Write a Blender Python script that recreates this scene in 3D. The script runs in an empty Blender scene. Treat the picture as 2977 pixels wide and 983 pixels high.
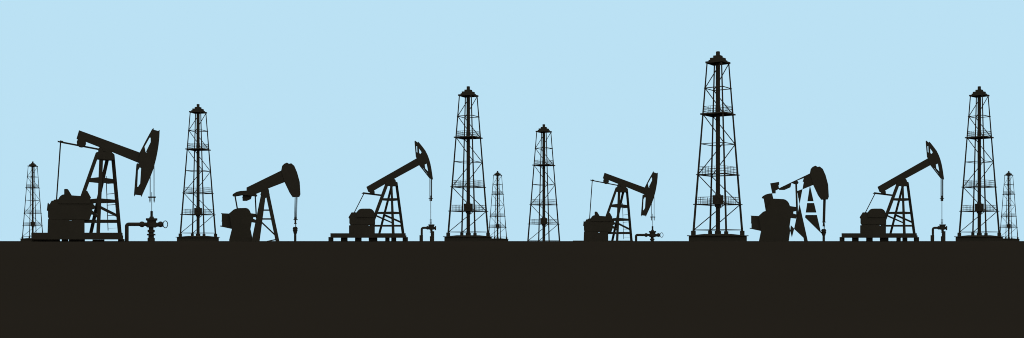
import bpy, bmesh, math
from mathutils import Vector, Matrix
from mathutils.geometry import tessellate_polygon

SC = bpy.context.scene
COL = SC.collection
F = 3300.0            # focal length, in pixels of the 2977 px wide photograph
CX, HY = 1488.5, 701.0
EYE = 0.05            # the camera's height above the plateau behind the bank

# ------------------------------------------------------------------ materials
def material(name, col, var=0.12, scale=0.8, rough=0.9, spec=0.0):
    m = bpy.data.materials.new(name); m.use_nodes = True
    nt = m.node_tree; b = nt.nodes['Principled BSDF']
    b.inputs['Roughness'].default_value = rough
    b.inputs['Specular IOR Level'].default_value = spec
    tc = nt.nodes.new('ShaderNodeTexCoord')
    n = nt.nodes.new('ShaderNodeTexNoise'); n.inputs['Scale'].default_value = scale
    n.inputs['Detail'].default_value = 6
    r = nt.nodes.new('ShaderNodeValToRGB')
    r.color_ramp.elements[0].position = 0.3; r.color_ramp.elements[1].position = 0.7
    r.color_ramp.elements[0].color = [c * (1 - var) for c in col] + [1]
    r.color_ramp.elements[1].color = [c * (1 + var) for c in col] + [1]
    nt.links.new(tc.outputs['Object'], n.inputs['Vector'])
    nt.links.new(n.outputs['Fac'], r.inputs['Fac'])
    nt.links.new(r.outputs['Color'], b.inputs['Base Color'])
    return m

SOIL = material('dark_soil', (0.0308, 0.0176, 0.0109), 0.02, 0.15)
IRON = material('weathered_black_iron', (0.0560, 0.0330, 0.0200), 0.05, 1.2)
STEEL = material('dark_painted_steel', (0.0580, 0.0335, 0.0205), 0.04, 2.0)
CONC = material('dark_concrete', (0.0540, 0.0320, 0.0195), 0.05, 0.7)

# ------------------------------------------------------------------ object helpers
def obj(name, bm, mat, parent=None):
    bmesh.ops.recalc_face_normals(bm, faces=bm.faces)
    me = bpy.data.meshes.new(name); bm.to_mesh(me); bm.free()
    me.materials.append(mat)
    o = bpy.data.objects.new(name, me); COL.objects.link(o)
    if parent is not None: o.parent = parent
    return o

def thing(name, label, cat, loc, rz=0.0, group=None):
    o = bpy.data.objects.new(name, None); COL.objects.link(o)
    o.empty_display_size = 0.5
    o.location = loc; o.rotation_euler = (0, 0, rz)
    o['label'] = label; o['category'] = cat
    if group: o['group'] = group
    return o

def add_loft(bm, A, B):
    """closed solid between two equal rings of points"""
    va = [bm.verts.new(p) for p in A]; vb = [bm.verts.new(p) for p in B]
    n = len(va)
    for i in range(n):
        bm.faces.new((va[i], va[(i + 1) % n], vb[(i + 1) % n], vb[i]))
    bm.faces.new(va); bm.faces.new(vb)

def ring(c, axis, r, n, up=None, ry=None):
    axis = axis.normalized()
    up = up or (Vector((0, 1, 0)) if abs(axis.y) < 0.9 else Vector((0, 0, 1)))
    a = axis.cross(up).normalized(); b = axis.cross(a).normalized()
    ry = r if ry is None else ry
    return [c + a * (r * math.cos(2 * math.pi * (i + .5) / n)) + b * (ry * math.sin(2 * math.pi * (i + .5) / n)) for i in range(n)]

def add_bar(bm, p, q, r, r2=None, n=8):
    p = Vector(p); q = Vector(q); ax = q - p
    add_loft(bm, ring(p, ax, r, n), ring(q, ax, r if r2 is None else r2, n))

def add_lathe(bm, c, prof, n=24):
    """c = (x, y); prof = [(radius, z)...] from top to bottom"""
    rows = [[bm.verts.new((c[0] + r * math.cos(2 * math.pi * i / n), c[1] + r * math.sin(2 * math.pi * i / n), z)) for i in range(n)] for r, z in prof]
    for a, b in zip(rows[:-1], rows[1:]):
        for i in range(n):
            bm.faces.new((a[i], a[(i + 1) % n], b[(i + 1) % n], b[i]))
    bm.faces.new(rows[0]); bm.faces.new(rows[-1])

def add_sphere(bm, c, r):
    bmesh.ops.create_uvsphere(bm, u_segments=20, v_segments=12, radius=r, matrix=Matrix.Translation(c))

def add_sweep(bm, pts, r, n=14):
    pts = [Vector(p) for p in pts]; rows = []
    for i, p in enumerate(pts):
        t = (pts[min(i + 1, len(pts) - 1)] - pts[max(i - 1, 0)])
        rows.append([bm.verts.new(v) for v in ring(p, t, r, n, Vector((0, 1, 0)))])
    for a, b in zip(rows[:-1], rows[1:]):
        for i in range(n):
            bm.faces.new((a[i], a[(i + 1) % n], b[(i + 1) % n], b[i]))
    bm.faces.new(rows[0]); bm.faces.new(rows[-1])

# ------------------------------------------------------------------ ground
HOLLOWS = []          # (x, y, flat radius, outer radius, depth)
def ground_z(x, y):
    t = min(1, max(0, (45 - y) / 24.0)); t = t * t * (3 - 2 * t)
    z = -1.6 * t
    for hx, hy, r1, r2, d in HOLLOWS:
        r = math.hypot(x - hx, y - hy)
        k = min(1, max(0, (r2 - r) / (r2 - r1))); z -= d * k * k * (3 - 2 * k)
    return z

# ------------------------------------------------------------------ sizing a machine from its profile
class Rig:
    """a machine's own frame: x along its beam, y away from the road, z up, in metres"""
    def __init__(s, px0, dist, tr=None, sink=0.0, loc=None, yaw=None):
        s.tr = tr or (1.0, 0.0, 0.0)
        if loc is None:
            X = (px0 - CX) / F; s.yaw = math.atan(X)
            s.loc = Vector((X * dist, dist, -sink))
        else:
            s.loc = Vector(loc); s.yaw = yaw
    def L(s, p, d=0.0):
        x = p[0] * s.tr[0] + s.tr[1]; y = p[1] * s.tr[0] + s.tr[2]
        u = (x - CX) / F; v = (HY - y) / F
        sa, ca = math.sin(s.yaw), math.cos(s.yaw)
        t = (sa * s.loc.x + ca * s.loc.y + d) / (sa * u + ca)
        P = Vector((u * t, t, EYE + v * t)) - s.loc
        z = P.z
        if p[1] >= 700.8: z = -0.03
        return Vector((P.x * ca - P.y * sa, d, z))
    def m(s, w): return w * s.tr[0] * s.loc.y / F
    def at(s, p):
        q = s.L(p, 0.0); sa, ca = math.sin(s.yaw), math.cos(s.yaw)
        return Vector((s.loc.x + q.x * ca, s.loc.y - q.x * sa, s.loc.z))
    def sub(s, p): return Rig(0, 0, s.tr, 0, s.at(p), s.yaw)
    def prism(s, bm, loops, d0, d1):
        if isinstance(loops[0][0], (int, float)): loops = [loops]
        L3 = [[s.L(p, d0) for p in lp] for lp in loops]
        tris = tessellate_polygon([[Vector((v.x, v.z, 0)) for v in lp] for lp in L3])
        flat = [v for lp in L3 for v in lp]
        fa = [bm.verts.new(v) for v in flat]
        fb = [bm.verts.new((v.x, d1, v.z)) for v in flat]
        for a, b, c in tris:
            try: bm.faces.new((fa[a], fa[b], fa[c])); bm.faces.new((fb[c], fb[b], fb[a]))
            except ValueError: pass
        o = 0
        for lp in L3:
            n = len(lp)
            for i in range(n):
                j = (i + 1) % n
                bm.faces.new((fa[o + i], fa[o + j], fb[o + j], fb[o + i]))
            o += n
    def beam(s, bm, a1, a2, da, b1, b2, db, th):
        A = [s.L(a1, da), s.L(a2, da)]; B = [s.L(b1, db), s.L(b2, db)]
        T = Vector((0, th, 0))
        add_loft(bm, [A[0], A[1], A[1] + T, A[0] + T], [B[0], B[1], B[1] + T, B[0] + T])
    def rod(s, bm, p, q, w, d=0.0, d2=None, n=10):
        add_bar(bm, s.L(p, d), s.L(q, d if d2 is None else d2), s.m(w * (1.25 if w < 3 else 1)) / 2, n=n)
    def lathe(s, bm, x, prof, d=0.0, n=24):
        c = s.L((x, 600), d)
        add_lathe(bm, (c.x, d), [(s.m(w), s.L((x, y), d).z) for w, y in prof], n)
    # one-call parts
    def part(s, name, parent, mat, *solids):
        bm = bmesh.new()
        for f, args in solids: f(bm, *args)
        return obj(name, bm, mat, parent)

def Z(x0, y0, k):
    return lambda *pts: [(x0 + x / k, y0 + y / k) for x, y in pts]
def box(x0, y0, x1, y1): return [(x0, y0), (x1, y0), (x1, y1), (x0, y1)]

def wheel(R, bm, c, rx, ry, w, d=0.0):
    """hand wheel turned partly away: ring, spokes and hub"""
    C = R.L(c, d); ang = math.acos(min(1, rx / ry)); r = R.m(ry); n = 36
    ax = Vector((math.cos(ang), math.sin(ang), 0)); up = Vector((0, 0, 1))
    rows = []
    for i in range(n):
        t = 2 * math.pi * i / n
        e = ax * math.cos(t) + up * math.sin(t); nn = ax.cross(up)
        rows.append([bm.verts.new(C + e * (r + R.m(w) / 2 * math.cos(u)) + nn * (R.m(w) / 2 * math.sin(u))) for u in [2 * math.pi * k / 8 for k in range(8)]])
    for i in range(n):
        a, b = rows[i], rows[(i + 1) % n]
        for k in range(8):
            bm.faces.new((a[k], a[(k + 1) % 8], b[(k + 1) % 8], b[k]))

# ------------------------------------------------------------------ pumpjack with a tall horsehead and a ladder
def ladder_pumpjack(R, label):
    a1 = Z(50, 360, 2.433); a2 = Z(200, 360, 3.867); a3 = Z(200, 520, 4.253); a7 = Z(50, 540, 5.004)
    t = thing('pumpjack', label, 'pumpjack', R.loc, -R.yaw, 'oil pumpjacks')
    P, B, Rd = R.prism, R.beam, R.rod
    R.part('walking_beam', t, IRON, (P, (a2((115,72),(797,322),(900,360),(870,460),(790,438),(490,315),(355,263),(190,198),(110,178),(87,166)), -.25, .25)))
    R.part('horsehead', t, IRON, (P, ([
        a2((935,62),(953,46),(955,66),(1003,80),(1022,70),(1019,150),(1010,240),(997,320),(983,390),(967,450),(955,500),(920,592),(880,682),(818,820),(812,802),(750,795),(741,815),(735,795),(762,455),(767,444),(785,446),(790,438),(797,322),(866,188)),
        a2((912,150),(924,150),(924,200),(872,305),(880,318),(876,324),(864,318),(852,258)),
        a2((800,487),(816,492),(805,668),(780,708),(770,708),(778,525))], -.32, .32)))
    c = R.L(a2((142,215))[0]); bm = bmesh.new()
    add_bar(bm, (c.x, -.45, c.z), (c.x, .45, c.z), R.m(12.5), n=28); obj('tail_bearing', bm, IRON, t)
    R.part('equalizer', t, IRON, (P, (a1((286,119),(301,123),(303,117),(326,122),(327,127),(575,174),(575,185),(430,157),(325,137),(286,128)), -.15, .15)))
    R.part('pitman_arm', t, IRON, (B, (a1((302,133))[0], a1((311,133))[0], -.1, a1((273,545))[0], a1((282,545))[0], -.1, .18)))
    # samson post: a four-legged tower, near pair and far pair
    h = .18
    for tl, tr, dt, bl, br, db in (
        (a2((302,328))[0], a2((345,328))[0], -.65, (196,677.5), (208,677.5), -1.35),
        ((288.7,455), (300.1,455), -.55, (279.9,677.5), (290.8,677.5), -1.30),
        ((308.3,455), (319.2,455), .45, (258.8,677.5), (269.4,677.5), 1.15),
        ((322.3,450), (333.0,450), .50, (342.5,677.5), (353.8,677.5), 1.20)):
        R.part('post_leg', t, IRON, (B, (tl, tr, dt, bl, br, db, h)))
    R.part('post_cap', t, IRON, (P, (a2((300,330),(313,318),(386,312),(433,322),(487,322),(513,345),(515,404),(386,402),(386,396),(322,392)), -.7, .7)))
    for q in (a2((330,320),(330,280),(345,264),(386,272),(386,320)), a2((433,325),(433,319),(380,306),(380,270),(487,312),(487,325))):
        R.part('saddle_bearing', t, IRON, (P, (q, -.4, .4)))
    def cross(l1, l2, dl, r1, r2, dr): R.part('cross_brace', t, IRON, (B, (l1, l2, dl, r1, r2, dr, .12)))
    q = a2((232,612),(225,655),(345,599),(340,667),(380,603),(385,665),(500,621),(505,673))
    cross(q[0], q[1], -.9, q[2], q[3], -.8); cross(q[4], q[5], -.8, q[6], q[7], .7)
    q = a3((150,262),(150,300),(360,241),(360,303),(385,241),(385,303),(572,257),(580,297))
    cross(q[0], q[1], -1.1, q[2], q[3], -1.0); cross(q[4], q[5], -1.0, q[6], q[7], .9)
    q = a3((385,330),(385,370),(592,434),(592,472), (225,335),(225,400),(350,440),(350,482))
    cross(q[0], q[1], -1.1, q[2], q[3], .95); cross(q[4], q[5], -1.15, q[6], q[7], -1.1)
    q = a3((180,505),(180,546),(345,505),(345,546),(370,505),(370,546),(598,505),(600,546))
    cross(q[0], q[1], -1.2, q[2], q[3], -1.15); cross(q[4], q[5], -1.15, q[6], q[7], 1.0)
    lad = [(Rd, ((308.6,512), (314.2,670.5), 1.9, .9))]
    for p, q2, w in ((a2((423,674))[0], a2((502,668))[0], 1.3), (a2((430,791))[0], a2((510,784))[0], 1.6), (a3((477,326))[0], a3((577,318))[0], 1.6), (a3((483,453))[0], a3((585,453))[0], 1.6), (a3((488,614))[0], a3((600,608))[0], .5)):
        lad.append((Rd, (p, q2, w, .9)))
    R.part('ladder', t, IRON, *lad)
    # skid on blocks
    R.part('skid', t, IRON, (P, ([(91,676.5),(354.5,676.5),(356.4,677.5),(356.4,684.6),(358,684.6),(358,696.3),(91,696.3)], -1.55, 1.5)))
    for x0, x1, y in ((91.4,130.3,695), (132.1,173.1,695), (179.1,197.9,696), (200.3,246.6,696), (268.8,303.9,696.5), (344.1,362.3,695)):
        R.part('support_block', t, CONC, (P, (box(x0, y, x1, 702), -.8, .8)))
    R.part('gear_case', t, IRON, (P, ([a7((441,684),(448,486),(978,486),(978,684)), a7((753,500),(801,500),(801,509),(753,509))], -1.45, 1.1)))
    R.part('motor_housing', t, IRON, (P, (a7((448,490),(460,484),(447,455),(447,368),(452,268),(472,268),(500,218),(528,216),(534,203),(560,200),(598,195),(1066,195),(1068,255),(1112,255),(1112,277),(1126,278),(1126,293),(1140,293),(1140,300),(1122,326),(1075,345),(1075,352),(1106,378),(1106,400),(1076,418),(1050,497)), -1.45, .9)))
    R.part('belt_guard', t, IRON, (P, (a7((430,362),(440,272),(444,250),(453,248),(456,268),(460,366)), -1.5, -.5)))
    R.part('counterweight', t, IRON, (P, (a7((598,196),(610,172),(625,153),(642,139),(662,129),(686,125),(792,140),(920,149),(985,152),(1066,196),(1066,260),(600,260)), -1.52, -1.44)))
    R.part('crank_arm', t, IRON, (P, (a7((683,130),(683,52),(696,47),(712,46),(730,48),(742,55),(795,143),(790,170),(683,170)), -1.5, -1.42)))
    R.part('crank_arm', t, IRON, (P, (a7((975,160),(1000,70),(1020,75),(1075,175),(1063,192),(1060,205),(975,205)), -1.5, -1.42)))
    # bridle
    R.part('bridle_cable', t, STEEL, (Rd, ((436.6,512), (436.6,573), 1.9, 0)))
    R.part('bridle_cable', t, STEEL, (Rd, ((447.8,474), (447.8,573), 1.9, 0)))
    R.part('carrier_bar', t, STEEL, (P, (box(430.9,571.3,453,575.3), -.08, .08)), (Rd, ((436,575),(436,585.5),3.6,0)), (Rd, ((436,585),(436,588.8),2.0,0)),
           (Rd, ((448.2,575),(448.2,585.5),3.6,0)), (Rd, ((448.2,585),(448.2,588.8),2.0,0)))
    R.part('polished_rod', t, STEEL, (Rd, ((441.2,559), (441.2,615), 1.5, 0)))
    return t

def big_wellhead(R0, label):
    R = R0.sub((440.8, 701)); a3 = Z(200, 520, 4.253)
    t = thing('wellhead', label, 'wellhead', R.loc, -R.yaw, 'wellheads under the pumpjacks')
    X = 440.8; k = 4.253; Y = lambda y: 520 + y / k
    st = []
    for i in range(5): st += [(4.1 if i % 2 == 0 else 4.1, Y(398 + i*13)), (4.1, Y(404 + i*13)), (3.0, Y(404.5 + i*13)), (3.0, Y(410.5 + i*13))]
    R.part('stuffing_box', t, STEEL, (R.lathe, (X, st + [(5.0, Y(465)), (7.2, Y(489))])))
    R.part('valve_tree', t, STEEL, (R.lathe, (X, [(16,Y(488)),(16,Y(516)),(12.6,Y(518)),(12.6,Y(540)),(15,Y(541)),(15,Y(594)),(12.4,Y(597)),(12.4,Y(603))])), (R.lathe, (439.5, [(6.6,Y(602)),(6.6,Y(630)),(10,Y(631)),(10,Y(662)),(7.2,Y(663)),(7.2,Y(680)),(12,Y(681)),(12,Y(700)),(7.8,Y(701)),(7.8,Y(730)),(10.2,Y(731)),(10.2,701),(10.2,702)])),
           (R.rod, (a3((1060,567))[0], a3((1165,567))[0], 12.3, 0, None, 20)))
    bm = bmesh.new(); add_sphere(bm, R.L(a3((1134,563))[0]), R.m(8.6)); obj('side_valve', bm, STEEL, t)
    bm = bmesh.new(); wheel(R, bm, a3((1194,563))[0], 6.9, 10.2, 2.3); obj('handwheel', bm, STEEL, t)
    bm = bmesh.new()
    r = 5.4; pts = [(368.6,702),(368.6,690),(368.6,660)]
    for i in range(7):
        g = math.pi/2*i/6; pts.append((368.6+5.8-5.8*math.cos(g), 658-5.8*math.sin(g)+0.0))
    pts += [(385,652.2),(443,652.2)]
    add_sweep(bm, [R.L(p) for p in pts], R.m(r)); pipe = obj('flow_pipe', bm, STEEL, t)
    bm = bmesh.new(); add_sphere(bm, R.L(a3((905,563))[0]), R.m(8.6)); obj('pipe_valve', bm, STEEL, t)
    return t

# ------------------------------------------------------------------ pumpjack on a blockwork skid, horsehead raised
def skid_pumpjack(R, label):
    b4 = Z(940, 520, 4.476); b5 = Z(1060, 390, 5.005); b6 = Z(1060, 550, 5.318)
    t = thing('pumpjack', label, 'pumpjack', R.loc, -R.yaw, 'oil pumpjacks')
    P, B, Rd = R.prism, R.beam, R.rod
    R.part('walking_beam', t, IRON, (P, (b5((25,768),(760,350),(860,300),(880,400),(800,447),(430,648),(135,820),(75,845),(50,832)), -.25, .25)))
    R.part('horsehead', t, IRON, (P, ([
        b5((733,92),(770,122),(778,108),(800,130),(840,180),(885,240),(920,310),(940,365),(958,430),(972,500),(983,570),(995,658),(945,638),(795,447),(760,350),(747,325),(728,102)),
        b5((752,170),(766,166),(771,270),(757,262)), b5((791,198),(826,248),(831,265),(810,288),(796,275)),
        b5((875,440),(906,425),(930,548),(882,500)), b5((842,487),(850,484),(918,577),(912,581))], -.28, .28)))
    R.part('tail_bearing', t, IRON, (P, (b4((575,140),(655,145),(668,165),(668,193),(605,191),(603,174),(583,165)), -.4, .4)))
    R.part('equalizer', t, IRON, (P, (b4((497,191),(520,174),(765,205),(765,226),(600,205),(530,197)), -.15, .15)))
    R.part('pitman_arm', t, IRON, (Rd, (b4((526,196))[0], b4((402,440))[0], 2.1, 0)))
    for tl, tr, dt, bl, br, db in (
        ((1119.5,535), (1130,535), -.55, (1066.0,679), (1076.0,679), -1.25),
        ((1136.7,535), (1143.5,535), .4, (1099.5,679), (1106.4,679), 1.1),
        ((1135.0,535), (1141.0,535), -.5, (1139.0,679), (1147.4,679), -1.2),
        ((1148.3,533), (1156.2,533), .45, (1167.7,679), (1176.0,679), 1.15)):
        R.part('post_leg', t, IRON, (B, (tl, tr, dt, bl, br, db, .15)))
    R.part('post_cap', t, IRON, (P, (b5((300,724),(320,690),(430,648),(447,662),(453,676),(455,690),(480,703),(486,752),(415,752),(402,770),(372,770),(370,748),(337,747)), -.6, .6)))
    def cross(l1, l2, dl, r1, r2, dr): R.part('cross_brace', t, IRON, (B, (l1, l2, dl, r1, r2, dr, .1)))
    def row(q, d): cross(q[0], q[1], -d, q[2], q[3], -d); cross(q[4], q[5], -d, q[6], q[7], d - .1)
    row(b6((280,140),(265,175),(425,139),(425,185),(425,139),(425,185),(510,140),(512,176)), .8)
    row(b6((195,352),(185,384),(425,346),(425,389),(425,346),(425,389),(535,353),(540,384)), 1.0)
    row(b6((120,552),(120,581),(440,552),(440,581),(440,552),(440,581),(570,552),(574,581)), 1.15)
    q = b6((185,400),(185,428),(425,509),(425,531),(315,387),(315,420),(560,496),(562,527))
    cross(q[0], q[1], -1.05, q[2], q[3], -1.15); cross(q[4], q[5], .95, q[6], q[7], 1.05)
    R.part('skid', t, IRON, (P, ([(960.6,678.2),(1179.4,678.2),(1179.4,684.5),(1181.7,684.5),(1181.7,691.3),(960.6,691.3)], -1.4, 1.4)))
    for x0, x1, y in ((954.7,967.3,689.2), (990.9,1009,690), (1032,1050.4,690), (1071.8,1097,690), (1120,1132.8,690), (1137.8,1152.1,690), (1171.3,1186,689.5)):
        R.part('support_block', t, CONC, (P, (box(x0, y, x1, 702), -.8, .8)))
    R.part('gear_case', t, IRON, (P, ([b4((334,710),(334,605),(350,605),(350,592),(640,592),(668,592),(668,710)), b4((585,600),(621,600),(621,608),(585,608)), b4((645,600),(663,600),(663,608),(645,608))], -1.32, 1.1)))
    R.part('motor_housing', t, IRON, (P, (b4((352,600),(338,578),(338,520),(326,502),(367,436),(434,436),(663,436),(672,500),(672,590),(664,597)), -1.32, .9)))
    R.part('counterweight', t, IRON, (P, (b4((432,438),(447,415),(465,398),(488,389),(520,387),(605,387),(630,395),(650,412),(661,428),(663,442),(663,500),(432,500)), -1.38, -1.3)))
    R.part('bridle_cable', t, STEEL, (Rd, ((1250.0,514), (1250.0,584.8), 2.2, 0)))
    R.part('bridle_cable', t, STEEL, (Rd, ((1254.7,514), (1254.7,584.8), 2.6, 0)))
    R.part('carrier_bar', t, STEEL, (P, (box(1246.2,576.0,1259.0,577.8), -.08, .08)))
    R.part('polished_rod', t, STEEL, (Rd, ((1252.4,568.8), (1252.4,653), 1.4, 0)))
    return t

def small_wellhead(R0, label):
    R = R0.sub((1257, 701)); b6 = Z(1060, 550, 5.318); Y = lambda y: 550 + y / 5.318
    t = thing('wellhead', label, 'wellhead', R.loc, -R.yaw, 'wellheads under the pumpjacks')
    pr = []
    for y in (475, 493, 511, 527): pr += [(.9,Y(y-5)),(3.3,Y(y-4.5)),(3.3,Y(y+4.5)),(.9,Y(y+5))]
    R.part('stuffing_box', t, STEEL, (R.lathe, (1252.6, pr + [(.9, Y(546))])))
    R.part('valve_tree', t, STEEL, (R.lathe, (1254.2, [(9.0,Y(545)),(9.0,Y(564)),(7.7,Y(565)),(7.7,Y(626)),(3.5,Y(628)),(3.5,Y(652))])),
           (R.lathe, (1257.3, [(5.1,Y(650)),(5.1,701),(5.1,702)])), (R.lathe, (1254.6, [(5.0,Y(728)),(5.0,701),(5.0,702)])),
           (R.rod, (b6((1008,664))[0], b6((1040,664))[0], 3.4)))
    R.part('handwheel', t, STEEL, (R.rod, (b6((1085,603))[0], b6((1105,603))[0], 12.4, 0, None, 24)), (R.rod, (b6((1070,603))[0], b6((1090,603))[0], 8)))
    bm = bmesh.new(); pts = [(1226.1,702),(1226.1,690),(1226.1,670)]
    for i in range(7):
        g = math.pi/2*i/6; pts.append((1226.1+5.2-5.2*math.cos(g), 667.7-5.2*math.sin(g)))
    pts += [(1236,662.5),(1254,662.5)]
    add_sweep(bm, [R.L(p) for p in pts], R.m(3.3)); obj('flow_pipe', bm, STEEL, t)
    R.part('pipe_collar', t, STEEL, (R.lathe, (1224.6, [(5.1,Y(712)),(5.1,701),(5.1,702)])))
    bm = bmesh.new(); add_sphere(bm, R.L(b6((976,598))[0]), R.m(5.3)); obj('pipe_valve', bm, STEEL, t)
    return t

# ------------------------------------------------------------------ stout pumpjack with a rounded horsehead
def stout_pumpjack(R, label):
    c1 = Z(630, 460, 3.404)
    t = thing('pumpjack', label, 'pumpjack', R.loc, -R.yaw, 'oil pumpjacks')
    P, B, Rd = R.prism, R.beam, R.rod
    R.part('walking_beam', t, IRON, (P, (c1((295,290),(638,122),(700,100),(720,200),(673,235),(510,298),(440,332),(390,352),(295,345)), -.3, .3)))
    R.part('horsehead', t, IRON, (P, (c1((638,122),(648,75),(668,55),(695,43),(715,55),(738,50),(768,75),(796,140),(822,235),(829,358),(819,382),(753,384),(722,338),(673,235)), -.38, .38)))
    R.part('equalizer', t, IRON, (P, (c1((155,368),(160,355),(195,333),(235,324),(295,320),(385,345),(402,370),(392,376),(348,371),(256,362),(190,374),(160,374)), -.7, .7)))
    R.part('tail_bearing', t, IRON, (P, (c1((256,352),(352,352),(348,372),(338,403),(297,421),(256,421),(255,390),(249,385),(256,383)), -.35, .35)))
    q = c1((174,372),(188,372),(197,500),(211,500),(375,374),(388,374),(386,595),(399,595))
    R.part('pitman_arm', t, IRON, (B, (q[0], q[1], -.6, q[2], q[3], -.7, .12)))
    R.part('pitman_arm', t, IRON, (B, (q[4], q[5], .5, q[6], q[7], .5, .12)))
    for dt, db in ((-.45, -1.1), (.33, .98)):
        q = c1((440,350),(488,350),(343,815),(424,815),(483,350),(521,350),(584,815),(622,815))
        q[2] = (q[2][0], 702); q[3] = (q[3][0], 702); q[6] = (q[6][0], 702); q[7] = (q[7][0], 702)
        R.part('post_leg', t, IRON, (B, (q[0], q[1], dt, q[2], q[3], db, .15)))
        R.part('post_leg', t, IRON, (B, (q[4], q[5], dt, q[6], q[7], db, .15)))
    R.part('post_cap', t, IRON, (P, (c1((440,330),(510,298),(516,312),(520,340),(525,360),(486,392),(432,360)), -.5, .5)))
    def cross(q, d): R.part('cross_brace', t, IRON, (B, (q[0], q[1], d, q[2], q[3], d, .1)))
    cross(c1((455,507),(455,521),(525,507),(525,521)), -.7)
    cross(c1((440,594),(440,609),(550,594),(550,609)), -.8)
    cross(c1((440,620),(440,640),(580,753),(580,772)), -.9)
    cross([(776,700.5)] + c1((500,822)) + c1((586,799),(586,812)), -1.0)
    R.part('gear_housing', t, IRON, (P, (c1((122,547),(170,507),(195,499),(213,494),(290,492),(312,500),(328,520),(338,545),(384,551),(386,580),(361,583),(361,600),(386,608),(386,638),(345,632),(333,700),(350,780),(345,821),(128,821),(122,812),(150,700),(140,640)), -.9, .9)))
    R.part('motor_box', t, IRON, (P, (c1((44,544),(60,545),(122,548),(160,560),(160,702),(150,700),(33,675),(33,667),(52,667),(52,626),(44,624),(44,620),(50,618),(50,552),(44,551)), -.6, .6)))
    q = c1((775,380),(769,607),(786.5,380),(781,595),(797,380),(790,607))
    for i, w in ((0, 1.3), (2, 2.6), (4, 1.3)):
        R.part('bridle_cable', t, STEEL, (Rd, (q[i], q[i+1], w, 0)))
    q = c1((759,605),(803,605),(803,612),(759,612))
    R.part('carrier_bar', t, STEEL, (P, (q, -.08, .08)), (R.lathe, (630+779/3.404, [(2.6,460+585/3.404),(2.6,460+640/3.404),(3.8,460+646/3.404),(3.8,460+652/3.404)])))
    R.part('polished_rod', t, STEEL, (Rd, (c1((782,640))[0], c1((782,682))[0], 2.2, 0)))
    return t

def stub_wellhead(R0, label, x, k, y0, Y, name='wellhead'):
    R = R0.sub((x, 701))
    t = thing('wellhead', label, 'wellhead', R.loc, -R.yaw, 'wellheads under the pumpjacks')
    yy = lambda y: y0 + y / k
    R.part('stuffing_box', t, STEEL, (R.lathe, (x, [(5.2,yy(Y)),(5.9,yy(Y+4)),(5.9,yy(Y+10)),(7.4,yy(Y+11)),(7.4,yy(Y+18)),(6.2,yy(Y+19)),(6.2,yy(Y+26)),(7.4,yy(Y+27)),(7.4,yy(Y+34)),(6.4,yy(Y+38)),(4.4,yy(Y+68))])))
    R.part('casing_pipe', t, STEEL, (R.lathe, (x, [(3.5,yy(Y+66)),(3.5,701),(3.5,702)])))
    return t

# ------------------------------------------------------------------ plated pumpjack (cut-out panels)
def plated_pumpjack(R, label):
    d = Z(2170, 470, 3.546)
    t = thing('pumpjack', label, 'pumpjack', R.loc, -R.yaw, 'oil pumpjacks')
    P, B, Rd = R.prism, R.beam, R.rod
    R.part('horsehead', t, IRON, (P, (d((655,122),(663,75),(682,54),(713,41),(733,54),(756,50),(788,75),(817,140),(843,237),(850,362),(840,388),(773,391),(740,345),(690,238)), -.38, .38)))
    R.part('walking_beam', t, IRON, (P, (d((655,121),(695,110),(715,228),(690,238),(578,284),(592,207),(580,205),(592,167),(520,194),(465,219),(402,250),(337,281),(333,276),(465,212),(560,167)), -.3, .3)))
    R.part('tail_plate', t, IRON, (P, (d((466,217),(454,263),(392,290),(337,290),(334,277),(400,246)), -.3, .3)))
    R.part('counterweight', t, IRON, (P, (d((245,224),(337,208),(337,237),(330,240),(337,278),(301,295),(301,325),(265,326)), -.35, .35)))
    R.part('saddle_bearing', t, IRON, (P, (d((465,217),(520,192),(526,195),(538,216),(528,228),(500,230)), -.4, .4)))
    q = d((503,226),(522,226),(513,560),(533,505))
    R.part('pitman_arm', t, IRON, (P, (d((503,226),(522,226),(532,505),(530,560),(514,560)), -.6, -.45)))
    R.part('post_leg', t, IRON, (P, (d((523,303),(578,283),(549,438),(537,372),(534,366),(530,330)), -.5, .5)))
    R.part('post_leg', t, IRON, (P, (d((548,436),(635,821),(597,821),(590,785),(492,692),(514,588),(526,548)), -.8, .8)))
    R.part('brace_plate', t, IRON, (P, (d((458,655),(493,691),(469,783),(451,712)), -.8, .8)))
    R.part('post_panel', t, IRON, (P, (d((655,243),(692,406),(630,406)), -.4, .4)))
    R.part('post_panel', t, IRON, (P, (d((627,427),(698,427),(721,523),(613,523)), -.5, .5)))
    R.part('post_panel', t, IRON, (P, (d((610,550),(727,550),(765,715),(778,742),(606,573)), -.6, .6)))
    R.part('gear_housing', t, IRON, (P, (d((125,560),(172,517),(199,507),(260,380),(380,386),(400,391),(420,404),(436,424),(450,458),(512,467),(530,498),(530,545),(515,545),(514,505),(484,512),(484,535),(514,544),(514,548),(526,548),(514,585),(458,578),(445,670),(452,712),(436,821),(127,821),(150,715),(140,640)), -.9, .9)))
    R.part('exhaust_cowl', t, IRON, (P, (d((199,512),(177,381),(160,376),(158,370),(170,355),(200,338),(235,329),(265,326),(278,390),(280,470)), -.4, .4)))
    R.part('motor_box', t, IRON, (P, (d((44,556),(60,557),(125,560),(170,575),(170,716),(150,715),(33,690),(33,683),(52,683),(52,638),(44,636),(44,632),(48,630),(48,565),(44,562)), -.6, .6)))
    R.part('polished_rod', t, STEEL, (P, (d((792,386),(819,386),(812,622),(785,622)), -.1, .1)), (Rd, (d((801.5,660))[0], d((801.5,700))[0], 2.2, 0)))
    R.part('carrier_bar', t, STEEL, (P, (d((779,619),(822,619),(822,627),(779,627)), -.09, .09)), (P, (d((790,624),(806,624),(810,668),(785,668)), -.09, .09)))
    return t

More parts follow.
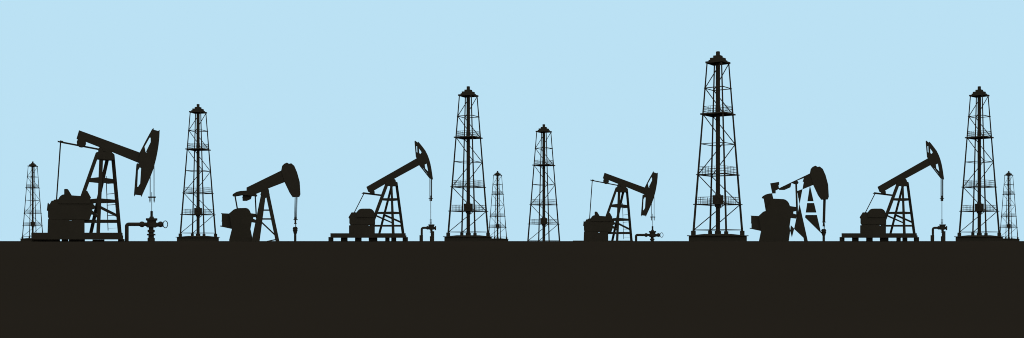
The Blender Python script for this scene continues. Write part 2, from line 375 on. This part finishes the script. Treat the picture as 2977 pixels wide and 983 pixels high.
# ------------------------------------------------------------------ drilling derrick
K = 42.0 / 551.6      # metres per profile unit
Q = 1.15
def corner(c, h, i):
    x, y = [(-c, -.33 * c), (.33 * c, -c), (c, .33 * c), (-.33 * c, c)][i]     # left, near, right, far
    return Vector((x * K, y * K * Q, h * K))
def leg_c(h): return 70.6 - 39.0 * (h - 30) / 487.0
def add_slab(bm, c, h0, h1, c2=None):
    c2 = c if c2 is None else c2
    add_loft(bm, [corner(c, h0, i) for i in range(4)], [corner(c2, h1, i) for i in range(4)])
def make_derrick():
    t = thing('derrick', '', 'oil derrick', (0, 0, 0))
    bm = bmesh.new(); add_slab(bm, 84.5, -1, 15.2); add_slab(bm, 89.5, 14.8, 17.4); add_slab(bm, 82, 17.2, 21.5, 40); obj('foundation', bm, CONC, t)
    for i in range(4):
        bm = bmesh.new()
        c = leg_c(25); p = corner(c, 17, i); w = (6.8, 6.0, 6.6, 6.0)[i] * K
        top = (30.6, 28.5, 30.6, 31.5)[i] * K
        add_loft(bm, [Vector((p.x + a * w, p.y + b * w, 17 * K)) for a, b in ((-1,-1),(1,-1),(1,1),(-1,1))],
                     [Vector((p.x + a * w, p.y + b * w, top)) for a, b in ((-1,-1),(1,-1),(1,1),(-1,1))])
        obj('footing', bm, CONC, t)
        bm = bmesh.new(); r0, r1 = (3.6, 2.0) if i in (0, 2) else (3.1, 2.1)
        add_bar(bm, corner(leg_c(28), 28, i), corner(leg_c(518), 518, i), r0 * K, r1 * K, 8); obj('leg', bm, STEEL, t)
    for h, r, ex in ((444.4, 1.4, 2.5), (282.6, 1.2, 0), (33, 1.3, 0)):
        bm = bmesh.new(); c = leg_c(h) + ex
        for i in range(4): add_bar(bm, corner(c, h, i), corner(c, h, (i + 1) % 4), r * K, n=6)
        obj('girt', bm, STEEL, t)
    hs = [32, 107, 193, 282.6, 369, 444.4, 517]
    for k in range(6):
        a, b = (0, 1), (3, 2)
        up = k in (0, 2, 5)          # braces that climb from left to right
        for l, r_ in (a, b):
            h0, h1 = hs[k], hs[k + 1]
            p = corner(leg_c(h0), h0, l if up else r_); q = corner(leg_c(h1), h1, r_ if up else l)
            bm = bmesh.new(); add_bar(bm, p, q, 1.55 * K, n=6); obj('diagonal_brace', bm, STEEL, t)
    for h, co, cr, th, rh in ((369, 51.7, 42, 4.0, 22), (193, 64, 54, 2.6, 23), (107, 72, 61, 2.6, 21)):
        bm = bmesh.new()
        if h == 369: add_slab(bm, co, h - th / 2, h + th / 2)
        else:        # a walkway round the mast, open in the middle
            ci = co - 13
            A = [corner(co, h - th / 2, i) for i in range(4)]; Bq = [corner(ci, h - th / 2, i) for i in range(4)]
            for i in range(4):
                j = (i + 1) % 4; up_ = Vector((0, 0, th * K))
                add_loft(bm, [A[i], A[j], Bq[j], Bq[i]], [A[i] + up_, A[j] + up_, Bq[j] + up_, Bq[i] + up_])
        p = obj('platform', bm, STEEL, t)
        bm = bmesh.new(); e = Vector((0, 0, rh * K))
        for i in range(4):
            A = corner(cr, h, i); Bq = corner(cr, h, (i + 1) % 4)
            for f in (.34, .67, 1.0):
                add_bar(bm, A + e * f, Bq + e * f, .66 * K, n=4)
            for s_ in range(8):
                P_ = A.lerp(Bq, s_ / 8); add_bar(bm, P_, P_ + e, .62 * K, n=4)
        obj('railing', bm, STEEL, p)
    bm = bmesh.new(); add_bar(bm, (0, 0, 17 * K), (0, 0, 520 * K), 6.4 * K, n=18); add_slab(bm, 9.2, 17.5, 30); obj('drill_mast', bm, STEEL, t)
    bm = bmesh.new()
    for w, h0, h1 in ((15.8, 107.5, 133.6), (9, 99.5, 107.6), (8, 133.5, 137.5)):
        add_loft(bm, [Vector((a * w * K, b * w * K, h0 * K)) for a, b in ((-1,-1),(1,-1),(1,1),(-1,1))],
                     [Vector((a * w * K, b * w * K, h1 * K)) for a, b in ((-1,-1),(1,-1),(1,1),(-1,1))])
    obj('travelling_block', bm, IRON, t)
    bm = bmesh.new(); add_slab(bm, 36.6, 516.5, 521.5); add_slab(bm, 27.5, 521.3, 526); add_slab(bm, 23.4, 525, 532.5); add_slab(bm, 13.9, 532, 539.5)
    add_bar(bm, (0, 0, 539 * K), (0, 0, 551 * K), 6.0 * K, n=18); add_bar(bm, (0, 0, 551 * K), (0, 0, 551.9 * K), 6.0 * K, 4.5 * K, n=18)
    obj('crown_block', bm, IRON, t)
    return t
def copy_tree(o, parent=None):
    c = o.copy(); COL.objects.link(c); c.parent = parent
    for ch in list(o.children): copy_tree(ch, c)
    return c

DERRICKS = [   # centre, height in the profile, hollow depth, label
    (2087.2, 551.6, 0, 'tallest black lattice oil derrick, right of the small pumpjack with the ladder'),
    (1361.4, 450.0, 0, 'black lattice oil derrick in the middle, with the tiny derrick tight against its right foot'),
    (2847.0, 450.0, 0, 'tall black lattice oil derrick near the right edge, beside the raised pumpjack wellhead'),
    (575.9, 398.4, 0, 'black lattice oil derrick left of the rounded-head pumpjack and right of the big handwheel wellhead'),
    (1581.0, 359.7, 2.33, 'black lattice oil derrick standing alone with its feet hidden by the ground, no foundation showing'),
    (95.2, 231.6, 0, 'small far-off oil derrick at the left edge, partly behind the skid of the largest pumpjack'),
    (1446.6, 203.9, 0, 'tiny far-off oil derrick just right of the tall derrick in the middle'),
    (2932.7, 203.8, 0, 'tiny far-off oil derrick at the far right edge of the row'),
]
D0 = F * K
first = make_derrick()
for n, (cx, h, sink, lab) in enumerate(DERRICKS):
    o = first if n == 0 else copy_tree(first)
    dist = D0 * 551.6 / h; u = (cx - CX) / F; a = math.atan(u)
    if sink: HOLLOWS.append((u * dist, dist, 13, 34, sink))
    o.location = (u * dist, dist, -sink); o.rotation_euler = (0, 0, -a); o.scale = (math.cos(a), 1, 1)
    o['label'] = lab; o['group'] = 'oil derricks across the field'

# ------------------------------------------------------------------ pumpjacks and their wellheads
k = .662
big = Rig(270, 100.0)
ladder_pumpjack(big, 'largest black pumpjack at far left, ladder on its tower, beam sloping down to tall horsehead')
big_wellhead(big, 'largest wellhead, with side handwheel and bent flow pipe, under the far left pumpjack')
small = Rig(1800, 100.0 / k, (k, 1757.3 - k * 229.7, 502.2 - k * 378.6), .65)
HOLLOWS.append((small.loc.x, small.loc.y, 10, 19, .65))
ladder_pumpjack(small, 'small black pumpjack with a ladder on its tower, left of the tallest derrick')
big_wellhead(small, 'small wellhead with a thin oval handwheel, between small ladder pumpjack and tallest derrick')
mid = Rig(1110, 103.0)
skid_pumpjack(mid, 'black pumpjack on a skid with spaced blocks, head raised, left of the middle derrick')
small_wellhead(mid, 'low wellhead with elbow flow pipe, left of the middle derrick foundation')
right = Rig(2596, 103.0, (1.0, 1486.0, 0.0))
skid_pumpjack(right, 'black pumpjack on a skid with spaced blocks, head raised, rightmost of all the pumpjacks')
small_wellhead(right, 'low wellhead with elbow flow pipe, rightmost of the wellheads')
stout = Rig(760, 118.0)
stout_pumpjack(stout, 'stout black pumpjack with a rounded solid head and plain A-frame, second from the left')
stub_wellhead(stout, 'slim single-pipe wellhead under the rounded head of the second pumpjack from the left', 630 + 777 / 3.404, 3.404, 460, 680)
plated = Rig(2290, 118.0)
plated_pumpjack(plated, 'black pumpjack of broken-up plates and gaps, rounded head, just right of the tallest derrick')
stub_wellhead(plated, 'slim single-pipe wellhead under the pumpjack made of broken-up plates', 2170 + 797 / 3.546, 3.546, 470, 695)

# ------------------------------------------------------------------ ground sheet
def ticks(fine):
    s = set(); [s.update(x * 1.0 for x in range(a, b + 1, st)) for a, b, st in fine]
    return sorted(s)
xs = ticks([(-9000, 9000, 1500), (-1500, 1500, 250), (-300, 300, 25), (-60, 60, 3)])
ys = ticks([(-60, 20, 10), (18, 50, 2), (50, 120, 14), (120, 180, 2), (180, 340, 20), (340, 430, 3), (430, 900, 60), (1000, 9000, 1000)])
bm = bmesh.new()
g = [[bm.verts.new((x, y, ground_z(x, y))) for x in xs] for y in ys]
for j in range(len(ys) - 1):
    for i in range(len(xs) - 1):
        bm.faces.new((g[j][i], g[j][i+1], g[j+1][i+1], g[j+1][i]))
gr = obj('ground', bm, SOIL); gr['kind'] = 'structure'
for f in gr.data.polygons: f.use_smooth = True

# ------------------------------------------------------------------ daylight
w = bpy.data.worlds.new('World'); SC.world = w; w.use_nodes = True
bg = w.node_tree.nodes['Background']
def lin(v): v /= 255.0; return v / 12.92 if v <= .04045 else ((v + .055) / 1.055) ** 2.4
bg.inputs['Color'].default_value = (lin(187), lin(225), lin(244), 1)
bg.inputs['Strength'].default_value = 1.0
sd = bpy.data.lights.new('sun', 'SUN'); sd.energy = .5; sd.angle = math.radians(20); sd.color = (1, .95, .88)
so = bpy.data.objects.new('sun', sd); COL.objects.link(so)
so.rotation_euler = (math.radians(-76), 0, math.radians(12))      # low and behind the machines

# ------------------------------------------------------------------ camera
cd = bpy.data.cameras.new('camera'); cam = bpy.data.objects.new('camera', cd); COL.objects.link(cam)
cam.location = (0, 0, EYE); cam.rotation_euler = (math.radians(90), 0, 0)
cd.sensor_width = 36; cd.sensor_fit = 'HORIZONTAL'; cd.lens = 36 * F / 2977
cd.shift_y = (HY - 491.5) / 2977; cd.clip_end = 20000
SC.camera = cam
SC.view_settings.view_transform = 'Standard'; SC.view_settings.look = 'None'
SC.cycles.filter_width = 1.0
SC.view_settings.exposure = 0; SC.view_settings.gamma = 1
